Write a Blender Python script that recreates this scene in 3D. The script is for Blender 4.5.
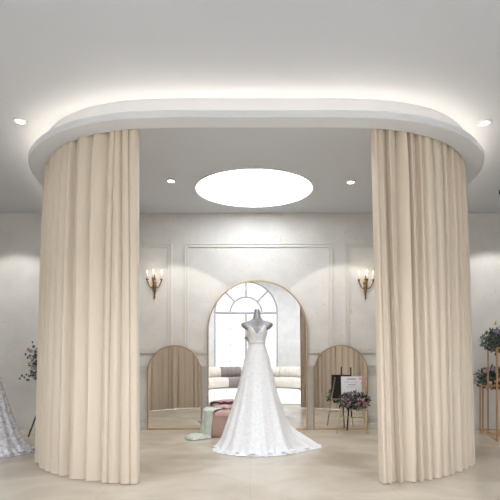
import bpy, bmesh, math, random
from mathutils import Vector, Matrix
PI = math.pi
S = bpy.context.scene
for o in list(bpy.data.objects): bpy.data.objects.remove(o)
COL = S.collection

# ------------------------------------------------------------------ camera
EYE = 1.08
cd = bpy.data.cameras.new('camera'); cam = bpy.data.objects.new('camera', cd); COL.objects.link(cam)
cam.location = (0, 0, EYE); cam.rotation_euler = (PI/2, 0, 0)
cd.sensor_width = 36; cd.lens = 36*465/500; cd.shift_y = 0.22; cd.clip_start = .05
S.camera = cam
# ------------------------------------------------------------------ world, exposure
SKY_STRENGTH = 1.5
w = bpy.data.worlds.new('daylight'); S.world = w; w.use_nodes = True
nt = w.node_tree; bg = nt.nodes['Background']
tc = nt.nodes.new('ShaderNodeTexCoord'); sx = nt.nodes.new('ShaderNodeSeparateXYZ'); cr = nt.nodes.new('ShaderNodeValToRGB')
nt.links.new(tc.outputs['Generated'], sx.inputs[0]); nt.links.new(sx.outputs['Z'], cr.inputs[0]); nt.links.new(cr.outputs[0], bg.inputs[0])
cr.color_ramp.elements[0].color = (.80, .79, .77, 1); cr.color_ramp.elements[1].color = (.86, .93, 1, 1)
bg.inputs[1].default_value = SKY_STRENGTH
S.view_settings.view_transform = 'Standard'; S.view_settings.look = 'None'
S.view_settings.exposure = 0.16; S.view_settings.gamma = 1.0; S.view_settings.use_curve_mapping = False
DISC_E, COVE_E, SPOT_W, FILL_E = 7.0, 12.0, 50.0, 15.0

# ------------------------------------------------------------------ helpers
def lin(c):
    return tuple(((v/255)/12.92 if v/255 <= .04045 else ((v/255+.055)/1.055)**2.4) for v in c) + (1,)
def mat(name, rgb, rough=.6, metal=0, noise=None, bump=None, rgb2=None, sheen=0, spec=None, emit=None, scl=None):
    m = bpy.data.materials.new(name); m.use_nodes = True; n = m.node_tree; b = n.nodes['Principled BSDF']
    b.inputs['Base Color'].default_value = lin(rgb); b.inputs['Roughness'].default_value = rough; b.inputs['Metallic'].default_value = metal
    if sheen: b.inputs['Sheen Weight'].default_value = sheen
    if spec is not None: b.inputs['Specular IOR Level'].default_value = spec
    if emit: b.inputs['Emission Color'].default_value = lin(emit[0]); b.inputs['Emission Strength'].default_value = emit[1]
    if noise or bump:
        t = n.nodes.new('ShaderNodeTexCoord'); mp = n.nodes.new('ShaderNodeMapping'); n.links.new(t.outputs['Object'], mp.inputs[0])
        if scl: mp.inputs['Scale'].default_value = scl
    if noise:   # (scale, detail, low, high)
        nz = n.nodes.new('ShaderNodeTexNoise'); nz.inputs['Scale'].default_value = noise[0]; nz.inputs['Detail'].default_value = noise[1]
        n.links.new(mp.outputs[0], nz.inputs[0]); r = n.nodes.new('ShaderNodeValToRGB')
        r.color_ramp.elements[0].position = noise[2]; r.color_ramp.elements[1].position = noise[3]
        r.color_ramp.elements[0].color = lin(rgb); r.color_ramp.elements[1].color = lin(rgb2)
        n.links.new(nz.outputs[0], r.inputs[0]); n.links.new(r.outputs[0], b.inputs['Base Color'])
    if bump:    # (scale, strength, distance)
        nz = n.nodes.new('ShaderNodeTexNoise'); nz.inputs['Scale'].default_value = bump[0]; nz.inputs['Detail'].default_value = 4
        n.links.new(mp.outputs[0], nz.inputs[0]); bp = n.nodes.new('ShaderNodeBump')
        bp.inputs['Strength'].default_value = bump[1]; bp.inputs['Distance'].default_value = bump[2]
        n.links.new(nz.outputs[0], bp.inputs['Height']); n.links.new(bp.outputs[0], b.inputs['Normal'])
    return m
def emission(name, rgb, st):
    m = bpy.data.materials.new(name); m.use_nodes = True; n = m.node_tree; n.nodes.clear()
    e = n.nodes.new('ShaderNodeEmission'); e.inputs[0].default_value = lin(rgb); e.inputs[1].default_value = st
    o = n.nodes.new('ShaderNodeOutputMaterial'); n.links.new(e.outputs[0], o.inputs[0]); return m
def obj(name, bm, m, parent=None, smooth=False, bevel=0, sub=0, solid=0, recalc=True, rim=True):
    if recalc: bmesh.ops.recalc_face_normals(bm, faces=bm.faces)
    me = bpy.data.meshes.new(name); bm.to_mesh(me); bm.free(); me.materials.append(m)
    if smooth:
        for p in me.polygons: p.use_smooth = True
    o = bpy.data.objects.new(name, me); COL.objects.link(o)
    if solid: d = o.modifiers.new('solid', 'SOLIDIFY'); d.thickness = solid; d.offset = 0; d.use_rim = rim
    if bevel: d = o.modifiers.new('bevel', 'BEVEL'); d.width = bevel; d.segments = 2; d.limit_method = 'ANGLE'
    if sub: d = o.modifiers.new('sub', 'SUBSURF'); d.levels = sub; d.render_levels = sub
    if parent: o.parent = parent
    return o
def thing(name, label, cat, loc=(0, 0, 0), rz=0, group=None):
    o = bpy.data.objects.new(name, None); COL.objects.link(o); o.empty_display_size = .1
    o.location = loc; o.rotation_euler = (0, 0, rz); return tag(o, label, cat, group)
def tag(o, label, cat, group=None):
    o['label'] = label; o['category'] = cat
    if group: o['group'] = group
    return o
def struct(name, bm, m, **k):
    o = obj(name, bm, m, **k); o['kind'] = 'structure'; return o
def dup(root, loc, rz=0, label=None):
    def cp(o, par):
        c = o.copy(); COL.objects.link(c)
        if par: c.parent = par
        for ch in list(o.children): cp(ch, c)
        return c
    r = cp(root, None); r.location = loc; r.rotation_euler = (0, 0, rz)
    if label: r['label'] = label
    return r
def box(bm, x0, x1, y0, y1, z0, z1):
    v = [bm.verts.new(p) for p in ((x0,y0,z0),(x1,y0,z0),(x1,y1,z0),(x0,y1,z0),(x0,y0,z1),(x1,y0,z1),(x1,y1,z1),(x0,y1,z1))]
    for f in ((0,1,2,3),(4,5,6,7),(0,1,5,4),(1,2,6,5),(2,3,7,6),(3,0,4,7)): bm.faces.new([v[i] for i in f])
    return v
def tube(bm, pts, r, seg=8, cap=True):
    pts = [Vector(p) for p in pts]; rings = []; up = None
    for i, p in enumerate(pts):
        d = (pts[min(i+1, len(pts)-1)]-pts[max(i-1, 0)]).normalized()
        if up is None: up = d.orthogonal().normalized()
        up = (up-d*up.dot(d)).normalized(); sd = d.cross(up)
        rr = r[i] if isinstance(r, (list, tuple)) else r
        rings.append([bm.verts.new(p+(up*math.cos(a)+sd*math.sin(a))*rr) for a in [2*PI*k/seg for k in range(seg)]])
    for a, b in zip(rings, rings[1:]):
        for k in range(seg): bm.faces.new((a[k], a[(k+1)%seg], b[(k+1)%seg], b[k]))
    if cap: bm.faces.new(rings[0]); bm.faces.new(rings[-1])
def lathe(bm, prof, seg=24, c=(0, 0, 0), sx=1, sy=1):
    rings = []
    for r, z in prof:
        rings.append([bm.verts.new((c[0]+max(r, 1e-4)*sx*math.cos(2*PI*k/seg), c[1]+max(r, 1e-4)*sy*math.sin(2*PI*k/seg), c[2]+z)) for k in range(seg)])
    for a, b in zip(rings, rings[1:]):
        for k in range(seg): bm.faces.new((a[k], a[(k+1)%seg], b[(k+1)%seg], b[k]))
    bm.faces.new(rings[0]); bm.faces.new(rings[-1])
def sweep(bm, path, prof, closed=True):
    """path: [(p, n)] with p, n 2-D; prof: [(offset inwards, z)]"""
    rows = [[bm.verts.new((p[0]-n[0]*o, p[1]-n[1]*o, z)) for o, z in prof] for p, n in path]
    k = len(prof)
    for a, b in zip(rows, rows[1:]):
        for i in range(k if closed else k-1): bm.faces.new((a[i], a[(i+1)%k], b[(i+1)%k], b[i]))
    if closed: bm.faces.new(rows[0]); bm.faces.new(rows[-1])
def smooth01(a, b, x):
    t = min(1, max(0, (x-a)/(b-a))); return t*t*(3-2*t)

# ------------------------------------------------------------------ plan of the curved canopy (metres)
AX = .065                       # axis of symmetry of the salon
HALF = [(0,3.94),(.36,3.94),(.72,3.94),(1.2,3.978),(1.585,4.095),(1.84,4.235),(2.02,4.375),(2.2,4.57),(2.35,4.79),(2.45,5.05),(2.50,5.3),(2.53,5.6),(2.54,5.9),(2.54,6.4),(2.54,6.9),(2.54,7.275)]
def catmull(P, n=10):
    out = []
    for i in range(len(P)-1):
        p0 = P[i-1] if i > 0 else (2*P[0][0]-P[1][0], 2*P[0][1]-P[1][1]); p1, p2 = P[i], P[i+1]
        p3 = P[i+2] if i+2 < len(P) else (2*P[-1][0]-P[-2][0], 2*P[-1][1]-P[-2][1])
        for k in range(n):
            t = k/n
            out.append(tuple(.5*((2*p1[j])+(-p0[j]+p2[j])*t+(2*p0[j]-5*p1[j]+4*p2[j]-p3[j])*t*t+(-p0[j]+3*p1[j]-3*p2[j]+p3[j])*t**3) for j in (0, 1)))
    out.append(P[-1]); return out
def resample(P, step):
    L = [0]
    for a, b in zip(P, P[1:]): L.append(L[-1]+math.dist(a, b))
    n = max(2, round(L[-1]/step)); out = []; j = 0
    for i in range(n+1):
        s = L[-1]*i/n
        while j < len(L)-2 and L[j+1] < s: j += 1
        t = (s-L[j])/max(1e-9, L[j+1]-L[j]); out.append((P[j][0]+(P[j+1][0]-P[j][0])*t, P[j][1]+(P[j+1][1]-P[j][1])*t))
    return out
def normals(P):
    out = []
    for i in range(len(P)):
        a, b = P[max(0, i-2)], P[min(len(P)-1, i+2)]; dx, dy = b[0]-a[0], b[1]-a[1]; l = math.hypot(dx, dy)
        out.append((P[i], (dy/l, -dx/l)))
    return out
half = catmull(HALF)
full = [(-x, y) for x, y in reversed(half)][:-1]+half
RING = [((p[0]+AX, p[1]), n) for p, n in normals(resample(full, .045))]
# END PLAN
ZR, ZC = 3.14, 3.38            # canopy underside, ceiling

# ------------------------------------------------------------------ materials
def plaster():
    m = bpy.data.materials.new('plaster_wall'); m.use_nodes = True; n = m.node_tree; b = n.nodes['Principled BSDF']; b.inputs['Roughness'].default_value = .75
    t = n.nodes.new('ShaderNodeTexCoord')
    a = n.nodes.new('ShaderNodeTexNoise'); a.inputs['Scale'].default_value = 3.5; a.inputs['Detail'].default_value = 6; n.links.new(t.outputs['Object'], a.inputs[0])
    r = n.nodes.new('ShaderNodeValToRGB'); r.color_ramp.elements[0].position = .3; r.color_ramp.elements[1].position = .7
    r.color_ramp.elements[0].color = lin((210, 208, 205)); r.color_ramp.elements[1].color = lin((222, 220, 216)); n.links.new(a.outputs[0], r.inputs[0])
    f = n.nodes.new('ShaderNodeTexNoise'); f.inputs['Scale'].default_value = 14; f.inputs['Detail'].default_value = 3; f.inputs['Distortion'].default_value = 1.2; n.links.new(t.outputs['Object'], f.inputs[0])
    fr = n.nodes.new('ShaderNodeValToRGB'); fr.color_ramp.elements[0].position = .62; fr.color_ramp.elements[1].position = .70
    fr.color_ramp.elements[0].color = (0, 0, 0, 1); fr.color_ramp.elements[1].color = (.85, .85, .85, 1); n.links.new(f.outputs[0], fr.inputs[0])
    mx = n.nodes.new('ShaderNodeMix'); mx.data_type = 'RGBA'; n.links.new(fr.outputs[0], mx.inputs[0]); n.links.new(r.outputs[0], mx.inputs[6]); mx.inputs[7].default_value = lin((214, 200, 176))
    n.links.new(mx.outputs[2], b.inputs['Base Color']); return m
def marble():
    m = bpy.data.materials.new('polished_stone_floor'); m.use_nodes = True; n = m.node_tree; b = n.nodes['Principled BSDF']
    b.inputs['Specular IOR Level'].default_value = .4
    t = n.nodes.new('ShaderNodeTexCoord')
    a = n.nodes.new('ShaderNodeTexNoise'); a.inputs['Scale'].default_value = 1.5; a.inputs['Detail'].default_value = 7; a.inputs['Distortion'].default_value = .8; n.links.new(t.outputs['Object'], a.inputs[0])
    r = n.nodes.new('ShaderNodeValToRGB'); r.color_ramp.elements[0].position = .3; r.color_ramp.elements[1].position = .7
    r.color_ramp.elements[0].color = lin((190, 176, 157)); r.color_ramp.elements[1].color = lin((214, 204, 189)); n.links.new(a.outputs[0], r.inputs[0])
    br = n.nodes.new('ShaderNodeTexBrick'); br.offset = 0; br.inputs['Scale'].default_value = 1; br.inputs['Brick Width'].default_value = 1.2; br.inputs['Row Height'].default_value = 1.2
    br.inputs['Mortar Size'].default_value = .0025; br.inputs['Color1'].default_value = (1, 1, 1, 1); br.inputs['Color2'].default_value = (.96, .96, .96, 1); br.inputs['Mortar'].default_value = (.86, .85, .83, 1)
    n.links.new(t.outputs['Object'], br.inputs[0])
    mx = n.nodes.new('ShaderNodeMix'); mx.data_type = 'RGBA'; mx.blend_type = 'MULTIPLY'; mx.inputs[0].default_value = 1
    n.links.new(r.outputs[0], mx.inputs[6]); n.links.new(br.outputs[0], mx.inputs[7]); n.links.new(mx.outputs[2], b.inputs['Base Color'])
    rr = n.nodes.new('ShaderNodeMapRange'); rr.inputs['To Min'].default_value = .2; rr.inputs['To Max'].default_value = .23; n.links.new(a.outputs[0], rr.inputs[0]); n.links.new(rr.outputs[0], b.inputs['Roughness'])
    return m
def lace(name, c1, c2, scale, metal=0.0):
    m = bpy.data.materials.new(name); m.use_nodes = True; n = m.node_tree; b = n.nodes['Principled BSDF']
    b.inputs['Roughness'].default_value = .5; b.inputs['Metallic'].default_value = metal; b.inputs['Sheen Weight'].default_value = .2
    t = n.nodes.new('ShaderNodeTexCoord')
    v = n.nodes.new('ShaderNodeTexVoronoi'); v.inputs['Scale'].default_value = scale; n.links.new(t.outputs['Object'], v.inputs[0])
    z = n.nodes.new('ShaderNodeTexNoise'); z.inputs['Scale'].default_value = scale*.35; z.inputs['Detail'].default_value = 5; n.links.new(t.outputs['Object'], z.inputs[0])
    ad = n.nodes.new('ShaderNodeMath'); ad.operation = 'MULTIPLY_ADD'; ad.inputs[1].default_value = .6; n.links.new(v.outputs['Distance'], ad.inputs[0]); n.links.new(z.outputs[0], ad.inputs[2])
    r = n.nodes.new('ShaderNodeValToRGB'); r.color_ramp.elements[0].position = .55; r.color_ramp.elements[1].position = .88
    r.color_ramp.elements[0].color = lin(c1); r.color_ramp.elements[1].color = lin(c2); n.links.new(ad.outputs[0], r.inputs[0]); n.links.new(r.outputs[0], b.inputs['Base Color'])
    bp = n.nodes.new('ShaderNodeBump'); bp.inputs['Strength'].default_value = .35; bp.inputs['Distance'].default_value = .004; n.links.new(ad.outputs[0], bp.inputs['Height']); n.links.new(bp.outputs[0], b.inputs['Normal'])
    return m
M = dict(
    wall=plaster(), floor=marble(),
    ceiling=mat('ceiling_paint', (207, 210, 215), .8), ring=mat('canopy_paint', (224, 225, 228), .7), trim=mat('moulding_paint', (214, 213, 207), .6),
    curtain=mat('velvet_curtain', (216, 201, 182), .9, sheen=.2),
    hem=mat('curtain_hem', (210, 196, 176), .85, sheen=.25), tape=mat('heading_tape', (226, 214, 192), .8),
    rail=mat('rail_metal', (190, 190, 190), .4, .7),
    brass=mat('brushed_gold_frame', (202, 176, 136), .32, .85), gold=mat('rose_gold_stand', (194, 152, 112), .4, .6), antique=mat('antique_brass', (142, 108, 66), .38, .8, bump=(60, .3, .003)),
    mirror=mat('mirror_silvering', (246, 246, 246), .0, 1.0), back=mat('mirror_back_board', (70, 62, 54), .8),
    disc=emission('light_disc', (246, 250, 255), DISC_E), lamp=emission('downlight_lens', (255, 250, 242), 14), cove=emission('cove_strip', (255, 240, 220), COVE_E),
    flame=emission('candle_bulb_glow', (255, 240, 215), 3.5), white=mat('white_enamel', (238, 238, 236), .5), black=mat('black_metal', (30, 29, 29), .45, .3),
    dress=lace('white_lace', (236, 238, 243), (252, 253, 255), 95), satin=mat('white_satin', (246, 245, 246), .35, noise=(30, 4, .35, .65), rgb2=(228, 228, 232), sheen=.3, bump=(40, .25, .004)),
    sequin=lace('silver_sequin', (178, 178, 186), (240, 240, 246), 70, .25), silver=mat('silver_bust', (172, 172, 174), .3, .75),
    pink=mat('dusty_pink_leather', (192, 163, 154), .55, noise=(6, 4, .35, .65), rgb2=(184, 153, 144), bump=(90, .15, .002)),
    rose=mat('rose_cloth', (198, 160, 166), .8), mint=mat('mint_chiffon', (196, 208, 197), .7, noise=(12, 4, .35, .65), rgb2=(212, 220, 210), sheen=.3),
    leaf=mat('dark_teal_leaf', (58, 78, 70), .55, noise=(16, 2, .4, .6), rgb2=(104, 124, 112)), leaf2=mat('mixed_foliage', (58, 64, 64), .6, noise=(22, 2, .42, .58), rgb2=(138, 150, 148)),
    lilac=mat('lilac_petal', (176, 158, 186), .7), blush=mat('blush_petal', (216, 186, 182), .7), yellow=mat('yellow_petal', (220, 206, 90), .7), deep=mat('deep_pink_petal', (176, 118, 134), .7), ribbon=mat('pink_ribbon', (230, 160, 174), .5, sheen=.3),
    board=mat('sign_white', (236, 236, 238), .5), boardback=mat('sign_back', (62, 60, 62), .7), ink=mat('sign_ink', (66, 62, 66), .7), easelgold=mat('pale_gold_easel', (196, 178, 142), .4, .5), bronze=mat('dark_bronze', (66, 58, 50), .5, .4),
    sofa=mat('cream_boucle', (206, 197, 185), .9, sheen=.4, bump=(120, .3, .003)), taupe=mat('taupe_boucle', (128, 117, 110), .9, sheen=.4, bump=(120, .3, .003)), rug=mat('added_white_rug', (244, 240, 234), .95, bump=(200, .6, .006)),
    winframe=mat('window_frame_grey', (172, 173, 176), .5), sill=mat('sill_stone', (225, 223, 218), .5))
g = bpy.data.materials.new('window_glass'); g.use_nodes = True; n = g.node_tree; n.nodes.clear()
tr = n.nodes.new('ShaderNodeBsdfTransparent'); gl = n.nodes.new('ShaderNodeBsdfGlossy'); gl.inputs['Roughness'].default_value = .02; mx = n.nodes.new('ShaderNodeMixShader'); mx.inputs[0].default_value = .06
ou = n.nodes.new('ShaderNodeOutputMaterial'); n.links.new(tr.outputs[0], mx.inputs[1]); n.links.new(gl.outputs[0], mx.inputs[2]); n.links.new(mx.outputs[0], ou.inputs[0]); M['glass'] = g

# ------------------------------------------------------------------ room shell
XL, XR, YB, YF, ZA = -4.6, 4.7, 7.28, -5.2, 4.75      # YF = window wall behind the camera, ZA = higher ceiling there
bm = bmesh.new(); box(bm, XL-.2, XR+.2, YF-.3, YB+.2, -.1, 0); struct('floor', bm, M['floor'])
bm = bmesh.new(); box(bm, XL-.2, XR+.2, YB, YB+.2, 0, ZA); struct('wall_back', bm, M['wall'])
bm = bmesh.new(); box(bm, XL-.2, XL, YF, YB, 0, ZA+.1); struct('wall_left', bm, M['wall'])
bm = bmesh.new(); box(bm, XR, XR+.2, YF, YB, 0, ZA+.1); struct('wall_right', bm, M['wall'])
bm = bmesh.new(); box(bm, XL, XR, .9, YB, ZC, ZC+.12); box(bm, XL, XR, .9, 1.0, ZC+.12, ZA); struct('ceiling', bm, M['ceiling'])
bm = bmesh.new(); box(bm, XL, XR, YF, .9, ZA, ZA+.1); struct('ceiling_window_bay', bm, M['ceiling'])
# window wall with three tall arched openings
WINS = [(-3.3, .95), (-.17, 1.35), (3.1, .95)]; ZS, SILL = 3.08, .35  # outer pair of windows is unseen, added to let in more light
def window_wall():
    bm = bmesh.new(); y0, y1 = YF-.25, YF
    def slab(x0, x1, z0, z1): box(bm, x0, x1, y0, y1, z0, z1)
    edges = [XL-.2]
    for cx, hw in WINS: edges += [cx-hw, cx+hw]
    edges.append(XR+.2)
    for i in range(0, len(edges), 2): slab(edges[i], edges[i+1], 0, ZA)
    for cx, hw in WINS:
        slab(cx-hw, cx+hw, 0, SILL); N = 28
        for k in range(N):
            a, b = PI-PI*k/N, PI-PI*(k+1)/N
            xa, za, xb, zb = cx+hw*math.cos(a), ZS+hw*math.sin(a), cx+hw*math.cos(b), ZS+hw*math.sin(b)
            v = [bm.verts.new((x, y, z)) for y in (y0, y1) for x, z in ((xa, za), (xb, zb), (xb, ZA), (xa, ZA))]
            for f in ((0,1,2,3),(7,6,5,4),(0,4,5,1)): bm.faces.new([v[i] for i in f])
    return bm
struct('wall_front', window_wall(), M['wall'])
for i, (cx, hw) in enumerate(WINS):
    bm = bmesh.new(); y = YF-.12
    arc = [(cx+hw*math.cos(PI*k/32), y, ZS+hw*math.sin(PI*k/32)) for k in range(33)]
    tube(bm, [(cx+hw, y, SILL)]+arc+[(cx-hw, y, SILL)], .06, 6)
    tube(bm, [(cx+hw, y, SILL+.02), (cx-hw, y, SILL+.02)], .04, 6); tube(bm, [(cx+hw, y, ZS), (cx-hw, y, ZS)], .055, 6)
    tube(bm, [(cx, y, SILL), (cx, y, ZS)], .045, 6); tube(bm, [(cx, y, ZS+hw*.5), (cx, y, ZS+hw)], .034, 6)
    tube(bm, [(cx+hw*.5*math.cos(PI*k/20), y, ZS+hw*.5*math.sin(PI*k/20)) for k in range(21)], .034, 6)
    for a in (PI/4, 3*PI/4): tube(bm, [(cx+hw*.5*math.cos(a), y, ZS+hw*.5*math.sin(a)), (cx+hw*math.cos(a), y, ZS+hw*math.sin(a))], .034, 6)
    for f in (-.5, .5): tube(bm, [(cx+hw*f, y, SILL), (cx+hw*f, y, ZS)], .01, 6)
    for k in range(1, 4): tube(bm, [(cx-hw, y, SILL+(ZS-SILL)*k/4), (cx+hw, y, SILL+(ZS-SILL)*k/4)], .01, 6)
    wo = struct('window_%d' % (i+1), bm, M['winframe'])
    bm = bmesh.new(); v = [bm.verts.new(p) for p in [(cx+hw, y+.001, SILL)]+[(a[0], y+.001, a[2]) for a in arc]+[(cx-hw, y+.001, SILL)]]; bm.faces.new(v)
    obj('window_pane', bm, M['glass'], wo)
    bm = bmesh.new(); box(bm, cx-hw-.05, cx+hw+.05, YF-.02, YF+.08, SILL-.04, SILL); obj('window_sill', bm, M['sill'], wo)
# wall panelling behind the canopy
def panel(bm, x0, x1, z0, z1):
    for ins, wd, dp in ((0, .018, .022), (.018, .03, .010), (.048, .014, .018)):
        a0, a1, b0, b1 = x0+ins, x1-ins, z0+ins, z1-ins; y0 = YB-dp
        box(bm, a0, a0+wd, y0, YB, b0, b1); box(bm, a1-wd, a1, y0, YB, b0, b1)
        box(bm, a0+wd, a1-wd, y0, YB, b0, b0+wd); box(bm, a0+wd, a1-wd, y0, YB, b1-wd, b1)
PX = 7.28/465
def wx(px): return (px-250)*PX
def wz(py): return EYE+(360-py)*PX
for k, (a, b) in enumerate(((-2.36, wx(172)), (wx(184.5), wx(332.5)), (wx(345), 2.52))):
    bm = bmesh.new(); panel(bm, a, b, wz(353), wz(243.3)); struct('trim_%d' % (k+1), bm, M['trim'])
    bm = bmesh.new(); panel(bm, a, b, .16, wz(369.5)); struct('trim_%d' % (k+5), bm, M['trim'])
bm = bmesh.new(); box(bm, -2.4, 2.56, YB-.026, YB, wz(365.8), wz(363.6)); box(bm, -2.4, 2.56, YB-.015, YB, wz(367.5), wz(365.8)); struct('trim_4', bm, M['trim'])
bm = bmesh.new(); box(bm, XL, XR, YB-.014, YB, 0, .09); struct('baseboard_back', bm, M['trim'], bevel=.004)
bm = bmesh.new(); box(bm, XL, XL+.014, YF, YB-.02, 0, .09); struct('baseboard_left', bm, M['trim'])
bm = bmesh.new(); box(bm, XR-.014, XR, YF, YB-.02, 0, .09); struct('baseboard_right', bm, M['trim'])

# ------------------------------------------------------------------ curved canopy with cove
canopy = thing('ceiling_canopy', 'big white curved canopy under the ceiling carrying both beige curtains', 'ceiling canopy', (AX, 3.94, ZR))
def local(o, root):
    o.matrix_parent_inverse = Matrix.Translation(-root.location); return o
bm = bmesh.new(); sweep(bm, RING, [(0, ZR+.008), (.008, ZR), (.182, ZR), (.19, ZR+.008), (.19, ZR+.025), (.03, ZR+.025), (.026, ZR+.06), (.006, ZR+.06), (0, ZR+.054)])
local(obj('ledge', bm, M['ring'], canopy), canopy)
bm = bmesh.new(); sweep(bm, RING, [(.15, ZR+.055), (.19, ZR+.02), (.19, ZC-.001), (.15, ZC-.001)]); local(obj('upstand', bm, M['ring'], canopy), canopy)
bm = bmesh.new(); sweep(bm, RING[1:-1], [(.12, ZR+.026), (.12, ZR+.036), (.142, ZR+.036), (.142, ZR+.026)]); local(obj('light_strip', bm, M['cove'], canopy), canopy)

# ------------------------------------------------------------------ curtains on a curved track
TRACK = .23
def track_pts(side):
    h = [(p, n) for p, n in RING if (p[0]-AX)*side >= 0]
    if side < 0: h = h[::-1]
    P = [(p[0]-n[0]*TRACK, p[1]-n[1]*TRACK) for p, n in h]
    P = resample(P, .01); Q = normals(P)
    return [(p, n if side > 0 else (-n[0], -n[1])) for p, n in Q]
def rail(side, label):
    T = [q for q in track_pts(side) if q[0][1] < 6.6 and abs(q[0][0]-AX) > .85][::4]
    bm = bmesh.new()
    for dx in (0,): sweep(bm, T, [(-.012, ZR+.145), (.012, ZR+.145), (.012, ZC-.002), (-.012, ZC-.002)])
    tag(obj('curtain_track', bm, M['rail']), label, 'curtain track', 'curtain tracks inside the canopy')
rail(-1, 'curved metal track holding the left beige curtain inside the canopy'); rail(1, 'curved metal track holding the right beige curtain inside the canopy')
def curtain(side, end, V, amps, label, seed):
    rnd = random.Random(seed); T = track_pts(side); V = list(V); amps = list(amps)
    while V[-1] < end: V.append(V[-1]+.11+.04*rnd.random()); amps.append(.07+.02*rnd.random())
    NK, NU, NZ = len(V)-1, 18, 40; NS = NK*NU
    wob = [(rnd.uniform(-.010, .010), rnd.uniform(-.022, .022), rnd.uniform(0, 6)) for _ in V]; wob[0] = (0, 0, 0)
    lean = [rnd.choice((-1, -1, 1))*rnd.uniform(.25, .55)*side for _ in V]; dep = [rnd.uniform(.95, 1.3) for _ in V]; knife = [rnd.choice((-1, 1, 1))*side*rnd.uniform(.2, .85) for _ in V]
    ztop, zbot = ZR+.135, .012
    def pos(i, j, dz=0):
        t = j/NZ; k = min(NK-1, i//NU); u = (i-k*NU)/NU
        v0, v1 = (V[q]+wob[q][0]*math.sin(1.6*t*PI+wob[q][2])+wob[q][1]*(t-.5) for q in (k, k+1))
        a = amps[k]*dep[k]*(.8+.2*smooth01(0, .15, t))*(1-.1*math.sin(t*PI+k))
        sn = max(0, math.sin(PI*u)); uu = u if knife[k] > 0 else 1-u
        kn = (1-uu)**.75*min(1, uu/.14)**.6; w_ = abs(knife[k])
        off = a*((1-w_)*sn**.5+w_*kn*1.15)-.6*a
        s_ = v0+(v1-v0)*u+lean[k]*a*sn*.8
        s_ += (.03 if side > 0 else -.05)*t*(1-smooth01(1.0, 1.8, s_))
        f = max(0, min(len(T)-1.001, s_/.01)); q = int(f); r = f-q
        p, n = T[q]; p2, n2 = T[q+1]; nx, ny = n[0]+(n2[0]-n[0])*r, n[1]+(n2[1]-n[1])*r
        sd_ = smooth01(.9, 1.9, s_); out = (.075 if side > 0 else .10)*t**.35*smooth01(.7, 1.6, s_)+(.125-(.085 if side > 0 else .09)*sd_)*t+off
        return (p[0]+(p2[0]-p[0])*r+nx*out, p[1]+(p2[1]-p[1])*r+ny*out, ztop+(zbot-ztop)*t+dz)
    bm = bmesh.new(); rows = [[bm.verts.new(pos(i, j)) for i in range(NS+1)] for j in range(1, NZ)]
    for a, b in zip(rows, rows[1:]):
        for i in range(NS): bm.faces.new((a[i], a[i+1], b[i+1], b[i]))
    o = obj('curtain', bm, M['curtain'], smooth=True, solid=.006, recalc=False, rim=False); tag(o, label, 'curtain', 'beige curtains on the canopy')
    for nm, j0, mm in (('hem', NZ-1, 'curtain'), ('heading_tape', 0, 'tape')):
        bm = bmesh.new(); rr = [[bm.verts.new(pos(i, j)) for i in range(NS+1)] for j in (j0, j0+1)]
        for i in range(NS): bm.faces.new((rr[0][i], rr[0][i+1], rr[1][i+1], rr[1][i]))
        obj(nm, bm, M[mm], o, smooth=True, solid=.006, recalc=False, rim=False)
    return o
VL = [1.075, 1.15, 1.22, 1.29, 1.36, 1.48, 1.61, 1.74, 1.83, 1.94, 2.06, 2.2, 2.36]
VR = [1.035, 1.075, 1.12, 1.18, 1.26, 1.33, 1.38, 1.48, 1.55, 1.67, 1.80, 1.94, 2.08, 2.24]
curtain(-1, 3.5, VL, [.07, .08, .06, .075, .085, .12, .12, .12, .09, .09, .09, .09, .09], 'floor-length beige pleated curtain on the left half of the canopy', 14)
curtain(1, 3.5, VR, [.06, .06, .09, .10, .09, .075, .11, .06, .08, .07, .07, .07, .07, .08], 'floor-length beige pleated curtain on the right half of the canopy', 8)

# ------------------------------------------------------------------ ceiling lights
dl = thing('ceiling_light', 'large round glowing white disc light recessed in the ceiling', 'ceiling light', (.055, 6.25, ZC))
bm = bmesh.new(); lathe(bm, [(.775, -.012), (.775, -.002)], 72, sy=.885); obj('diffuser', bm, M['disc'], dl)
bm = bmesh.new()
rg = [[bm.verts.new((r*math.cos(2*PI*k/72), r*.885*math.sin(2*PI*k/72), z)) for k in range(72)] for r, z in ((.777, -.001), (.777, -.018), (.8, -.018), (.8, -.001))]
for i in range(4):
    for k in range(72): bm.faces.new((rg[i][k], rg[i][(k+1)%72], rg[(i+1)%4][(k+1)%72], rg[(i+1)%4][k]))
obj('frame', bm, M['white'], dl)
M['bay'] = emission('fill_light_disc', (240, 247, 255), FILL_E)  # glow shared by the added, unseen fill discs
for k, (x, y) in enumerate(((-2.6, -1.6), (0, -1.6), (2.6, -1.6))):  # unseen discs added to brighten the room from the bay
    t = thing('ceiling_light', ('left', 'middle', 'right')[k]+' added large round fill light high in the window bay behind the viewpoint', 'ceiling light', (x, y, ZA))
    bm = bmesh.new(); lathe(bm, [(.95, -.03), (.95, -.002)], 48); obj('diffuser', bm, M['bay'], t)
for k, (x, y) in enumerate(((-2.1, 1.75), (2.1, 1.75))):  # unseen discs added to light the curtain fronts
    t = thing('ceiling_light', ('left', 'right')[k]+' added round fill light above and behind the viewpoint, before the canopy', 'ceiling light', (x, y, ZC))
    bm = bmesh.new(); lathe(bm, [(.42, -.02), (.42, -.002)], 48); obj('diffuser', bm, M['bay'], t)
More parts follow.
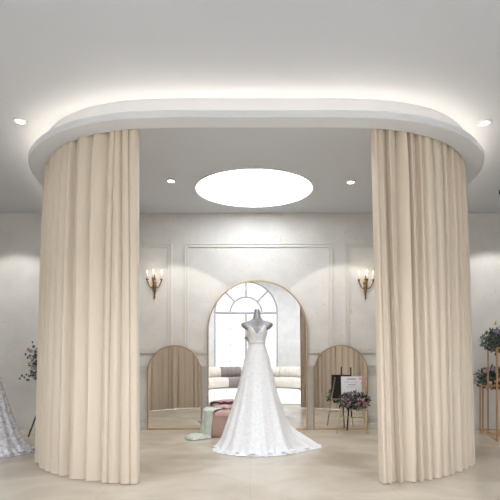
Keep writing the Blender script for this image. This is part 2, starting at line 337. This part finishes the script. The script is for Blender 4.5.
def downlight(label, x, y):
    t = thing('downlight', label, 'downlight', (x, y, ZC), 0, 'recessed downlights')
    bm = bmesh.new(); rg = [[bm.verts.new((r*math.cos(2*PI*k/24), r*math.sin(2*PI*k/24), z)) for k in range(24)] for r, z in ((.042, -.001), (.042, -.012), (.062, -.009), (.064, -.001))]
    for i in range(4):
        for k in range(24): bm.faces.new((rg[i][k], rg[i][(k+1)%24], rg[(i+1)%4][(k+1)%24], rg[(i+1)%4][k]))
    obj('trim_ring', bm, M['white'], t, smooth=True)
    bm = bmesh.new(); lathe(bm, [(.041, -.008), (.041, -.002)], 24); obj('lens', bm, M['lamp'], t)
    return t
def spot(x, y, z, tilt_y, half, watts, col=(1, .95, .88), blend=.35, size=.03):
    l = bpy.data.lights.new('spot', 'SPOT'); l.energy = watts; l.color = col; l.spot_size = 2*half; l.spot_blend = blend; l.shadow_soft_size = size
    o = bpy.data.objects.new('spot', l); COL.objects.link(o); o.location = (x, y, z); o.rotation_euler = (tilt_y, 0, 0); return o
for lb, x, y in (('small round downlight on the ceiling outside the canopy, far left', -2.21, 4.47), ('small round downlight on the ceiling outside the canopy, far right', 2.27, 4.5),
                 ('small round downlight left of the glowing disc light', -1.01, 5.96), ('small round downlight right of the glowing disc light', 1.30, 6.0)):
    downlight(lb, x, y)
for x, y in ((-1.14, 5.96), (1.46, 6.0)): spot(x, y, ZC-.03, math.radians(24), math.radians(36), SPOT_W, blend=.15)
for x, y in ((-3.62, 6.15), (3.78, 6.2), (-4.3, 4.6), (4.4, 4.6)): downlight('small downlight on the outer ceiling past the %s edge' % ('left' if x < 0 else 'right')+(', close to the back wall' if y > 6 else ', level with the curtain'), x, y)
for x, y in ((-3.62, 6.15), (3.78, 6.2)): spot(x, y, ZC-.03, math.radians(24), math.radians(40), 58, (1, .98, .95), blend=.35)
for x in (-1.45, -.5, .62, 1.58):  # added lamps hidden by the ledge, brightening the inside of the curtains
    downlight('added unseen downlight just inside the canopy front behind the ledge, %s' % {-1.45: 'far left', -.5: 'left of centre', .62: 'right of centre', 1.58: 'far right'}[x], x, 4.48)
    spot(x, 4.48, ZC-.03, 0, math.radians(62), 20, (.97, .98, 1), blend=.7, size=.05)
for x, y in ((-2.21, 4.47), (2.27, 4.5)): spot(x, y, ZC-.03, 0, math.radians(30), 1.2, blend=.6)
# black track head at the far right of the ceiling
tk = thing('track_spotlight', 'small black spotlight on the ceiling at the right edge of the view', 'spotlight', (3.38, 6.1, ZC))
bm = bmesh.new(); box(bm, -.03, .03, -.03, .03, -.03, -.001); obj('mount', bm, M['black'], tk)
bm = bmesh.new(); tube(bm, [(0, 0, -.03), (0, 0, -.07)], .008); obj('stem', bm, M['black'], tk)
bm = bmesh.new(); tube(bm, [(-.10, 0, -.10), (.10, 0, -.06)], .035, 16); obj('lamp_head', bm, M['black'], tk, bevel=.004)

# ------------------------------------------------------------------ arched mirrors
def arch_mirror(label, cx, hw, h, y):
    t = thing('arched_mirror', label, 'mirror', (cx, y, 0)); zs = h-hw; N = 40; f = .018
    def out(r, z0): return [(r, z0)]+[(r*math.cos(PI*k/N), zs+r*math.sin(PI*k/N)) for k in range(N+1)]+[(-r, z0)]
    A, B = out(hw, 0), out(hw-f, f)
    bm = bmesh.new(); R_ = [[bm.verts.new((x, yy, z)) for x, z in P] for P, yy in ((A, -.03), (A, .0), (B, .0), (B, -.03))]; L = len(A)
    for i in range(4):
        a, b = R_[i], R_[(i+1)%4]
        for k in range(L): bm.faces.new((a[k], a[(k+1)%L], b[(k+1)%L], b[k]))
    obj('frame', bm, M['brass'], t, bevel=.003)
    bm = bmesh.new(); v = [bm.verts.new((x, -.012, z)) for x, z in B]; bm.faces.new(v); v = [bm.verts.new((x, -.008, z)) for x, z in B]; bm.faces.new(v)
    obj('mirror_glass', bm, M['mirror'], t)
    bm = bmesh.new(); v = [bm.verts.new((x, -.004, z)) for x, z in B]; v2 = [bm.verts.new((x, .0, z)) for x, z in B]; bm.faces.new(v); bm.faces.new(v2)
    obj('back_board', bm, M['back'], t)
MY = 7.245
arch_mirror('tall arched floor mirror with slim gold frame behind the white gown', .118, .778, 2.325, MY)
arch_mirror('small arched gold mirror on the floor left of the tall mirror', -1.172, .424, 1.312, MY)
arch_mirror('small arched gold mirror on the floor behind the flower easel', 1.41, .424, 1.316, MY)

# ------------------------------------------------------------------ wall sconces
def sconce(label, x, z):
    t = thing('candle_sconce', label, 'wall sconce', (x, YB, z), 0, 'brass candle sconces')
    bm = bmesh.new()
    lathe(bm, [(.002, -.205), (.012, -.198), (.009, -.186), (.014, -.172), (.011, -.15), (.016, -.09), (.02, -.04), (.03, -.02), (.036, .0), (.028, .02), (.02, .035), (.03, .05), (.034, .062), (.02, .08), (.012, .09), (.02, .10), (.022, .112), (.012, .125), (.015, .14), (.006, .165), (.001, .185)], 14, (0, -.03, 0), 1, .7)
    box(bm, -.014, .014, -.02, -.002, -.13, .06); obj('backplate', bm, M['antique'], t, smooth=True)
    for k, (dx, dy) in enumerate(((-.108, -.06), (0, -.13), (.112, -.06))):
        bm = bmesh.new(); P = []
        for i in range(13):
            u = i/12; P.append((dx*smooth01(0, 1, u), -.03+(dy+.03)*u, .035-.085*math.sin(PI*min(1, u*1.15))+.045*u))
        P[-1] = (dx, dy, .07); tube(bm, P, .0085, 8)
        a = obj('arm', bm, M['antique'], t, smooth=True)
        bm = bmesh.new(); lathe(bm, [(.004, .06), (.012, .066), (.009, .076), (.013, .086), (.024, .098), (.026, .104), (.01, .106)], 14, (dx, dy, 0)); obj('drip_cup', bm, M['antique'], a, smooth=True)
        bm = bmesh.new(); lathe(bm, [(.0105, .105), (.0105, .195), (.006, .2)], 12, (dx, dy, 0)); obj('candle', bm, M['white'], a, smooth=True)
        bm = bmesh.new(); lathe(bm, [(.004, .2), (.009, .212), (.0095, .22), (.005, .234), (.001, .246)], 10, (dx, dy, 0)); obj('flame_bulb', bm, M['flame'], a, smooth=True)
    l = bpy.data.lights.new('sconce_light', 'POINT'); l.energy = .7; l.color = (1, .88, .72); l.shadow_soft_size = .06
    o = bpy.data.objects.new('sconce_light', l); COL.objects.link(o); o.location = (x, YB-.22, z+.27)
    return t
sconce('brass three-candle sconce on the wall beside the left curtain', -1.488, 2.235)
sconce('brass three-candle sconce on the wall beside the right curtain', 1.80, 2.225)

# ------------------------------------------------------------------ gowns on dress forms
def gown(label, loc, fabric, bodice_m, train, seed, rz=0, cat='wedding dress'):
    t = thing('wedding_dress', label, cat, loc, rz); rnd = random.Random(seed)
    prof = [(1.305, .098, .085), (1.27, .104, .088), (1.2, .130, .108), (1.1, .165, .14), (.95, .20, .17), (.8, .235, .20), (.62, .29, .245), (.45, .345, .29), (.3, .40, .325), (.2, .435, .35), (.12, .47, .37), (.06, .505, .385), (.025, .535, .40), (.008, .56, .415)]
    NA = 220; ph = [rnd.uniform(0, 6) for _ in range(6)]
    P = []
    for (a, b) in zip(prof, prof[1:]):
        for k in range(4): P.append(tuple(a[i]+(b[i]-a[i])*k/4 for i in range(3)))
    P.append(prof[-1])
    bm = bmesh.new(); rows = []
    for z, rx, ry in P:
        g_ = smooth01(1.3, .25, z) if False else 1-smooth01(.25, 1.3, z); row = []
        for k in range(NA):
            a = 2*PI*k/NA
            fold = math.sin(13*a+ph[0]+.5*math.sin(3*a))*.5+math.sin(21*a+ph[1])*.25+math.sin(7*a+ph[2])*.35
            low = 1-smooth01(.0, .16, z)
            e = (abs(math.cos(a))**1)*0
            d = (math.atan2(math.sin(a-.22), math.cos(a-.22))); tr_ = train*math.exp(-(d/.42)**2)*(1-smooth01(.0, .42, z))**1.6
            db = (math.atan2(math.sin(a-PI/2), math.cos(a-PI/2))); tr2 = train*.5*math.exp(-(db/.9)**2)*(1-smooth01(.0, .5, z))**2
            r = 1+fold*.06*g_+low*.03*math.sin(31*a+ph[3])
            x = rx*.91*r*math.cos(a)+tr_*math.cos(.12); y = ry*r*math.sin(a)+tr2+tr_*.12
            zz = z
            if z < .03: zz = z+.012*(1+math.sin(17*a+ph[4]))*(1-smooth01(0, .03, z)*.3)
            row.append(bm.verts.new((x, y, zz)))
        rows.append(row)
    for a, b in zip(rows, rows[1:]):
        for k in range(NA): bm.faces.new((a[k], a[(k+1)%NA], b[(k+1)%NA], b[k]))
    sk = obj('skirt', bm, fabric, t, smooth=True)
    # scalloped lace edge lying round the hem
    bm = bmesh.new(); inner = [v.co.copy() for v in []]
    base = P[-1]
    def hem(k, ex):
        a = 2*PI*k/NA; d = math.atan2(math.sin(a-.22), math.cos(a-.22)); tr_ = train*math.exp(-(d/.42)**2)
        db = math.atan2(math.sin(a-PI/2), math.cos(a-PI/2)); tr2 = train*.5*math.exp(-(db/.9)**2)
        r = 1+ex*(1+.5*abs(math.sin(24*a)))+.02*math.sin(31*a+ph[3])
        return (base[1]*.91*r*math.cos(a)+tr_*.99, base[2]*r*math.sin(a)+tr2+tr_*.12)
    ri = [[bm.verts.new((*hem(k, e), z)) for k in range(NA)] for e, z in ((-.04, .02), (.02, .012), (.045, .004))]
    for a, b in zip(ri, ri[1:]):
        for k in range(NA): bm.faces.new((a[k], a[(k+1)%NA], b[(k+1)%NA], b[k]))
    obj('lace_hem', bm, fabric, sk, smooth=True)
    # bodice with sweetheart neckline
    bm = bmesh.new(); rows = []; NB = 96; NJ = 14
    for j in range(NJ+1):
        row = []
        for k in range(NB):
            a = 2*PI*k/NB; fr = math.atan2(math.sin(a+PI/2), math.cos(a+PI/2))      # 0 = front (-y)
            top = 1.44+.055*math.exp(-((abs(fr)-.72)/.30)**2)-.05*math.exp(-(fr/.2)**2)-.05*smooth01(1.7, 2.8, abs(fr))
            u = j/NJ; z = 1.285+(top-1.285)*u
            w_ = smooth01(1.29, 1.42, z); rx = .097+.028*w_; ry = .084+.012*w_
            cup = .022*math.exp(-((abs(fr)-.55)/.38)**2)*math.exp(-((z-1.425)/.04)**2)
            ruch = .0022*math.sin(z*260+2*math.cos(a))
            row.append(bm.verts.new(((rx+cup+ruch)*math.cos(a), (ry+cup+ruch)*math.sin(a), z)))
        rows.append(row)
    for a, b in zip(rows, rows[1:]):
        for k in range(NB): bm.faces.new((a[k], a[(k+1)%NB], b[(k+1)%NB], b[k]))
    obj('bodice', bm, bodice_m, t, smooth=True, solid=.004)
    bm = bmesh.new(); lathe(bm, [(.1, 1.275), (.104, 1.282), (.104, 1.298), (.1, 1.305)], 48, (0, 0, 0), 1, .87); obj('waistband', bm, bodice_m, t, smooth=True)
    return t
def dress_form(label, loc, rz=0):
    t = thing('dress_form', label, 'dress form', loc, rz)
    prof = [(1.12, .10, .09), (1.2, .085, .078), (1.3, .082, .076), (1.38, .104, .086), (1.43, .115, .09), (1.455, .15, .085), (1.475, .18, .07), (1.495, .195, .062), (1.515, .195, .058), (1.532, .175, .056), (1.546, .13, .055), (1.56, .08, .052), (1.58, .052, .048), (1.61, .043, .043), (1.66, .036, .038), (1.69, .030, .032), (1.70, .018, .02)]
    bm = bmesh.new(); rows = [[bm.verts.new((rx*math.cos(2*PI*k/40), ry*math.sin(2*PI*k/40), z)) for k in range(40)] for z, rx, ry in prof]
    for a, b in zip(rows, rows[1:]):
        for k in range(40): bm.faces.new((a[k], a[(k+1)%40], b[(k+1)%40], b[k]))
    bm.faces.new(rows[0]); bm.faces.new(rows[-1]); obj('torso', bm, M['silver'], t, smooth=True, sub=1)
    bm = bmesh.new(); tube(bm, [(0, 0, .03), (0, 0, 1.14)], .014, 12); obj('pole', bm, M['rail'], t, smooth=True)
    bm = bmesh.new(); lathe(bm, [(.16, .0), (.16, .012), (.03, .02), (.018, .04)], 32); obj('base', bm, M['rail'], t)
    bm = bmesh.new(); P = [(0, 0, 1.695), (0, 0, 1.745)]+[(.022-.022*math.cos(a), 0, 1.745+.028+.028*math.sin(a-PI/2)+.02*a/PI) for a in [PI*k/8*1.2 for k in range(1, 9)]]
    tube(bm, P, .0028, 8); obj('hook', bm, M['rail'], t, smooth=True)
    return t
gown('white lace wedding gown with a long train standing before the tall mirror', (.085, 5.62, 0), M['dress'], M['satin'], .29, 2)
dress_form('silver dress form wearing the white gown before the tall mirror', (.085, 5.62, 0))
gown('silver sequinned gown cut off by the left edge of the view', (-3.12, 5.42, 0), M['sequin'], M['sequin'], .05, 5)
dress_form('silver dress form under the sequinned gown at the left edge', (-3.12, 5.42, 0))

# ------------------------------------------------------------------ pouf with cloths
def drape(bm, nx, ny, f):
    g_ = [[bm.verts.new(f(i/nx, j/ny)) for i in range(nx+1)] for j in range(ny+1)]
    for j in range(ny):
        for i in range(nx): bm.faces.new((g_[j][i], g_[j][i+1], g_[j+1][i+1], g_[j+1][i]))
pf = thing('pouf', 'dusty pink rounded pouf half hidden behind the white gown', 'pouf', (-.36, 6.68, 0))
bm = bmesh.new(); prof = [(.88, 0), (.96, .02), (1.0, .08), (1.0, .2), (.98, .29), (.93, .335), (.82, .36), (.5, .372), (.1, .375)]
rows = []
for s, z in prof:
    row = []
    for k in range(64):
        a = 2*PI*k/64; c, s_ = math.cos(a), math.sin(a); e = .45
        row.append(bm.verts.new((.30*s*math.copysign(abs(c)**e, c), .23*s*math.copysign(abs(s_)**e, s_), z)))
    rows.append(row)
for a, b in zip(rows, rows[1:]):
    for k in range(64): bm.faces.new((a[k], a[(k+1)%64], b[(k+1)%64], b[k]))
bm.faces.new(rows[0]); bm.faces.new(rows[-1]); obj('cushion', bm, M['pink'], pf, smooth=True)
bm = bmesh.new()
tube(bm, [(.302*math.copysign(abs(math.cos(a))**.45, math.cos(a)), .232*math.copysign(abs(math.sin(a))**.45, math.sin(a)), .3) for a in [2*PI*k/64 for k in range(65)]], .004, 6); obj('piping', bm, M['pink'], pf, smooth=True)
rnd = random.Random(4)
def mintf(u, v):           # u round the pouf from its back left to its front, v from the top centre out, down and onto the floor
    a = math.radians(150+108*u+3*math.sin(v*6)); c, q = math.cos(a), math.sin(a); e = .45
    ux, uy = math.copysign(abs(c)**e, c), math.copysign(abs(q)**e, q); fold = math.sin(u*22+v*3)
    if v < .45: r = .1+.92*(v/.45); z = .392+.005*fold-.012*smooth01(.35, .45, v)
    else: k = (v-.45)/.55; r = 1.02+.03*math.sin(k*PI/2)+.10*k*k+.035*fold*smooth01(0, .4, k); z = .38-.365*k**1.05
    return (-.36+.30*r*ux, 6.68+.23*r*uy, max(.008, z))
bm = bmesh.new(); drape(bm, 60, 50, mintf); tag(obj('mint_cloth', bm, M['mint'], smooth=True, solid=.006), 'pale mint cloth draped over the pink pouf down to the floor', 'cloth')
def puddle(u, v):
    a = 2*PI*u; r = .16*v*(1+.25*math.sin(3*a+1)+.12*math.sin(7*a)); z = (.075*(1-v)**.7+.028*abs(math.sin(4*a+v*7))*v)*(1-smooth01(.85, 1, v))+.006
    return (-.735+r*math.cos(a)*1.0, 6.36+r*math.sin(a)*.75, z)
bm = bmesh.new(); drape(bm, 60, 14, puddle); bmesh.ops.remove_doubles(bm, verts=bm.verts, dist=.0005)
tag(obj('chiffon_heap', bm, M['mint'], smooth=True, solid=.004), 'crumpled heap of pale mint fabric on the floor left of the pouf', 'fabric')
def rosef(u, v):
    x = -.15+.32*u; y = .05+(v-.5)*.28; z = .393+.030*math.sin(PI*u)**.6*math.sin(PI*v)**.5+.010*math.sin(u*17+v*9)
    return (-.37+x, 6.72+y, z)
bm = bmesh.new(); drape(bm, 30, 20, rosef); tag(obj('rose_cloth', bm, M['rose'], smooth=True, solid=.006), 'folded rose pink cloth lying on top of the pouf', 'cloth')

# ------------------------------------------------------------------ flowers
def blossom(bm, c, r, rnd):
    c = Vector(c)
    for ring, (n_, rr, up) in enumerate(((6, 1.0, .15), (5, .62, .55), (3, .3, .85))):
        for k in range(n_):
            a = 2*PI*k/n_+ring*.5+rnd.random()*.3; d = Vector((math.cos(a), 0, math.sin(a))); sd = Vector((-d.z, 0, d.x))
            p0 = c; p1 = c+d*rr*r*.6+sd*rr*r*.45+Vector((0, -up*r*.5, 0)); p2 = c+d*rr*r+Vector((0, -up*r, 0)); p3 = c+d*rr*r*.6-sd*rr*r*.45+Vector((0, -up*r*.5, 0))
            bm.faces.new([bm.verts.new(p) for p in (p0, p1, p2, p3)])
def foliage(bm, ctr, rad, n_, rnd, size=.035, droop=.3):
    for i in range(n_):
        d = Vector((rnd.gauss(0, 1), rnd.gauss(0, 1), rnd.gauss(0, .9))).normalized(); q = rnd.random()**.5
        p = Vector(ctr)+Vector((d.x*rad[0], d.y*rad[1], d.z*rad[2]))*q; p.z -= droop*rad[2]*q*q*(abs(d.x)+abs(d.y))*.5
        dr = (d+Vector((rnd.uniform(-.6, .6), rnd.uniform(-.6, .6), rnd.uniform(-.6, .6)))).normalized(); s = size*rnd.uniform(.6, 1.3)
        sd = dr.cross(Vector((rnd.uniform(-1, 1), rnd.uniform(-1, 1), 1))).normalized(); nn = dr.cross(sd)
        a, b, c, e, f = p, p+dr*s*.4+sd*s*.3+nn*s*.05, p+dr*s*.8+sd*s*.22, p+dr*s*1.15-nn*s*.12, p+dr*s*.8-sd*s*.22
        h = p+dr*s*.4-sd*s*.3+nn*s*.05; bm.faces.new([bm.verts.new(x) for x in (a, b, c, e, f, h)])
def sprig(bm, p, d, n_, size, rnd):
    p = Vector(p); d = Vector(d); tube(bm, [p, p+d*.5+Vector((0, 0, .01)), p+d], .002, 5)
    for i in range(n_):
        q = p+d*((i+1)/n_); s = size*rnd.uniform(.8, 1.2); side = Vector((0, 0, 1 if i % 2 else -1))
        b = q+side*s*.6; bm.faces.new([bm.verts.new(x) for x in [b+Vector((math.cos(a)*s*.5, .2*s*math.sin(a*2), math.sin(a)*s*.6)) for a in [2*PI*k/7 for k in range(7)]]])
def bouquet(name, label, loc, rad, nleaf, flowers, seed, mleaf='leaf', sprigs=(), size=.035, spike=(), cat='flower arrangement'):
    rnd = random.Random(seed); t = thing(name, label, cat, loc)
    bm = bmesh.new(); foliage(bm, (0, 0, 0), rad, nleaf, rnd, size)
    for sp in sprigs: sprig(bm, sp[0], sp[1], sp[2], sp[3], rnd)
    obj('foliage', bm, M[mleaf], t, recalc=False)
    for (x, y, z, r, m_) in flowers:
        bm = bmesh.new(); blossom(bm, (x, y, z), r, rnd); obj('blossom', bm, M[m_], t, recalc=False)
    return t
def rand_flowers(n_, rad, kinds, seed, r0):
    rnd = random.Random(seed); out = []
    for i in range(n_):
        x = rnd.uniform(-.9, .9); z = rnd.uniform(-.5, .95); k = math.sqrt(max(0, 1-x*x*.8-z*z*.5)); out.append((x*rad[0], -rad[1]*(k*.9+.35), z*rad[2], r0*rnd.uniform(.7, 1.2), kinds[i % len(kinds)]))
    return out

# ------------------------------------------------------------------ gold flower stands on the right
def stand(label, corners, h, r=.009):
    cx = sum(c[0] for c in corners)/4; cy = sum(c[1] for c in corners)/4
    t = thing('flower_stand', label, 'flower stand', (cx, cy, 0), 0, 'gold open-frame flower stands'); C = [(x-cx, y-cy) for x, y in corners]
    for x, y in C:
        bm = bmesh.new(); box(bm, x-r, x+r, y-r, y+r, 0, h-.02); obj('post', bm, M['gold'], t)
    for nm, z in (('base_frame', r), ('top_frame', h-r)):
        bm = bmesh.new()
        for k in range(4):
            a, b = C[k], C[(k+1)%4]; tube(bm, [(a[0], a[1], z), (b[0], b[1], z)], r, 4)
        obj(nm, bm, M['gold'], t)
    bm = bmesh.new(); v = [bm.verts.new((x*.99, y*.99, h-.004)) for x, y in C]; v2 = [bm.verts.new((x*.99, y*.99, h+.004)) for x, y in C]; bm.faces.new(v); bm.faces.new(v2)
    for k in range(4): bm.faces.new((v[k], v[(k+1)%4], v2[(k+1)%4], v2[k]))
    obj('top_plate', bm, M['gold'], t)
stand('taller gold open-frame flower stand at the right edge, in front of the lower one', [(3.43, 6.70), (3.29, 6.19), (3.78, 6.08), (3.92, 6.59)], 1.245)
stand('lower gold open-frame flower stand between the right curtain and the taller stand', [(3.60, 7.19), (3.40, 6.87), (3.78, 6.78), (3.98, 7.10)], .705)
K = ['lilac', 'blush', 'lilac', 'blush', 'yellow']
bouquet('flower_bouquet', 'large lilac and blush bouquet on the taller gold stand', (3.52, 6.40, 1.37), (.33, .22, .17), 2300, rand_flowers(20, (.26, .2, .15), K, 3, .036)+[(-.20, -.1, .20, .022, 'yellow'), (-.19, -.1, .23, .014, 'yellow')], 11,
        sprigs=[((-.16, -.1, -.08), (-.14, 0, -.07), 6, .03), ((-.1, -.15, -.1), (-.12, 0, -.13), 6, .03)])
bouquet('flower_bouquet', 'smaller lilac bouquet on the lower gold stand by the curtain', (3.62, 6.96, .82), (.26, .14, .16), 1300, rand_flowers(13, (.22, .12, .15), K, 6, .03), 12,
        sprigs=[((.1, -.1, -.06), (.18, 0, -.07), 6, .028)])

# ------------------------------------------------------------------ easel with a small sign, garland and bow
def easel(label, loc, s, mleg, mback, mast, cat='easel', foot=.215, top=.10, h=.80):
    t = thing('easel', label, cat, loc)
    def leg(a, b, r=.011, m_=mleg, nm='leg'):
        bm = bmesh.new(); tube(bm, [Vector(a)*s, Vector(b)*s], r, 6); obj(nm, bm, M[m_], t)
    def fx(z): return foot+(top-foot)*z/h
    leg((-foot, 0, .0), (-top, .08, h)); leg((foot, 0, 0), (top, .08, h)); leg((.0, .34, 0), (-.0, .09, h), m_=mback)
    leg((0, .03, .24), (0, .09, .97), m_=mast, nm='mast')
    leg((-fx(.24), .024, .24), (fx(.24), .024, .24), .009, nm='crossbar'); leg((-fx(.44), .02, .44), (fx(.44), .02, .44), .010, nm='ledge'); leg((-top-.02, .078, h-.03), (top+.02, .078, h-.03), .009, m_=mback, nm='crossbar')
    return t
easel('small gold tripod easel holding the white sign in front of the right mirror', (1.49, 6.79, 0), 1.0, 'easelgold', 'bronze', 'bronze')
sg = thing('sign_board', 'small white welcome sign resting on the gold easel', 'sign', (1.49, 6.80, .45)); sg.rotation_euler = (-.09, 0, 0)
bm = bmesh.new(); box(bm, -.152, .152, 0, .008, 0, .39); obj('panel', bm, M['board'], sg, bevel=.002)
bm = bmesh.new(); box(bm, -.154, .154, .0085, .013, -.001, .391); obj('backing', bm, M['boardback'], sg)
rnd = random.Random(5)
for z, x0, x1, h, step in ((.345, -.06, .06, .014, .017), (.305, -.09, .09, .005, .012), (.262, -.045, .05, .012, .015), (.235, -.08, .08, .004, .011)):
    bm = bmesh.new(); x = x0
    while x < x1: box(bm, x, x+step*rnd.uniform(.5, .8), -.0012, .0001, z, z+h); x += step
    obj('lettering', bm, M['ink'], sg)
bouquet('flower_garland', 'dark garland dotted with pink flowers across the white sign', (1.51, 6.72, .50), (.225, .06, .12), 1100, rand_flowers(40, (.2, .07, .11), ['deep', 'blush', 'deep'], 9, .016), 21, 'leaf2', size=.038, cat='garland')
bw = thing('ribbon_bow', 'pink ribbon bow on the top corner of the white sign', 'ribbon', (1.645, 6.79, .795))
for nm, P in (('loop', [(0, 0), (-.05, .035), (-.06, .0), (0, -.004)]), ('loop', [(0, 0), (.05, .035), (.06, 0), (0, -.004)]), ('tail', [(0, 0), (-.03, -.06), (-.018, -.065), (.004, 0)]), ('tail', [(0, 0), (.03, -.07), (.045, -.065), (.008, 0)])):
    bm = bmesh.new(); a = [bm.verts.new((x, -.012, z)) for x, z in P]; b = [bm.verts.new((x, .004, z*.9)) for x, z in P]
    for k in range(4): bm.faces.new((a[k], a[(k+1)%4], b[(k+1)%4], b[k]))
    bm.faces.new(a); bm.faces.new(b); obj(nm, bm, M['ribbon'], bw, bevel=.003)
bm = bmesh.new(); lathe(bm, [(.002, -.01), (.009, -.005), (.009, .006), (.002, .01)], 10, (0, -.012, 0)); obj('knot', bm, M['ribbon'], bw, smooth=True)
easel('black tripod easel mostly hidden behind the left curtain', (-2.71, 6.52, 0), 1.0, 'black', 'black', 'black', foot=.40, top=.06, h=1.0)
bouquet('flower_bouquet', 'purple and blush bouquet with trailing eucalyptus peeking past the left curtain', (-2.84, 6.42, 1.03), (.19, .12, .24), 1100, rand_flowers(6, (.15, .12, .17), ['lilac', 'blush', 'lilac'], 4, .03)+[(-.13, -.12, .0, .02, 'yellow'), (-.16, -.12, .19, .035, 'blush'), (-.12, -.13, .17, .035, 'lilac'), (-.12, -.13, .08, .03, 'blush')], 31,
        sprigs=[((-.08, -.08, -.13), (-.22, 0, -.06), 7, .028), ((-.1, -.08, .05), (-.12, 0, .06), 4, .035), ((-.1, -.08, -.12), (-.1, 0, -.12), 4, .03), ((-.1, -.05, .15), (-.04, 0, .13), 4, .03)])

# ------------------------------------------------------------------ sofa, added rug behind the camera (seen in the mirrors)
sf = thing('sofa', 'curved cream channel-tufted sofa seen in the tall mirror', 'sofa', (.2, -1.6, 0))
R0 = 1.7
def arc_body(bm, a0, a1, prof, chan, n_):
    rows = []
    for k in range(n_+1):
        a = a0+(a1-a0)*k/n_; ch = 1-.04*(1-abs(math.sin((a-a0)/(a1-a0)*PI*chan))**.4)
        row = []
        for r, z in prof:
            rr = R0+ (r-.0)*1.0; zz = z
            if z > .2: rr += (1-ch)*(.6 if r < .5 else .4)*(1 if z > .5 else .6); zz = z*(1-(1-ch)*.5)
            row.append(bm.verts.new((rr*math.cos(a), rr*math.sin(a), zz)))
        rows.append(row)
    m_ = len(prof)
    for a, b in zip(rows, rows[1:]):
        for i in range(m_): bm.faces.new((a[i], a[(i+1)%m_], b[(i+1)%m_], b[i]))
    bm.faces.new(rows[0]); bm.faces.new(rows[-1])
seatp = [(0, .06), (-.02, .12), (-.03, .28), (0, .38), (.07, .42), (.6, .43), (.6, .06)]
backp = [(.5, .36), (.48, .6), (.52, .76), (.6, .82), (.72, .82), (.80, .74), (.84, .5), (.84, .06), (.62, .06), (.62, .36)]
seg = [(PI*.98, PI*1.16, 'sofa'), (PI*1.16, PI*1.30, 'sofa'), (PI*1.30, PI*1.42, 'taupe'), (PI*1.42, PI*1.64, 'sofa'), (PI*1.64, PI*1.80, 'sofa'), (PI*1.80, PI*2.02, 'sofa')]
for a0, a1, mm in seg:
    nch = max(3, round((a1-a0)*2.3/.2))
    bm = bmesh.new(); arc_body(bm, a0+.004, a1-.004, seatp, nch/2, nch*6); obj('seat', bm, M[mm], sf, smooth=True)
    bm = bmesh.new(); arc_body(bm, a0+.004, a1-.004, backp, nch, nch*10); obj('backrest', bm, M[mm], sf, smooth=True)
bm = bmesh.new()
box(bm, -1.65, 1.75, -2.9, 3.25, .001, .016); tag(obj('rug', bm, M['rug'], bevel=.004), 'added pale rug for the sunlit floor in front of the curved sofa', 'rug')  # rug added to whiten the mirrored floor in place of sunlight
cu = thing('scatter_cushion', 'cream cushion on the right end of the curved sofa', 'cushion', (1.92, -2.55, .62)); cu.rotation_euler = (.2, .1, .9)
bm = bmesh.new(); rows = []
for j in range(13):
    v = -1+2*j/12; row = []
    for i in range(13):
        u = -1+2*i/12; th = .07*(1-u**4)**.5*(1-v**4)**.5; row.append((u*.2*(1-.06*(1-v*v)), th, v*.2*(1-.06*(1-u*u))))
    rows.append(row)
for sgn in (1, -1):
    g_ = [[bm.verts.new((x, sgn*y, z)) for x, y, z in r] for r in rows]
    for j in range(12):
        for i in range(12): bm.faces.new((g_[j][i], g_[j][i+1], g_[j+1][i+1], g_[j+1][i]))
bmesh.ops.remove_doubles(bm, verts=bm.verts, dist=.0005); obj('cover', bm, M['sofa'], cu, smooth=True)
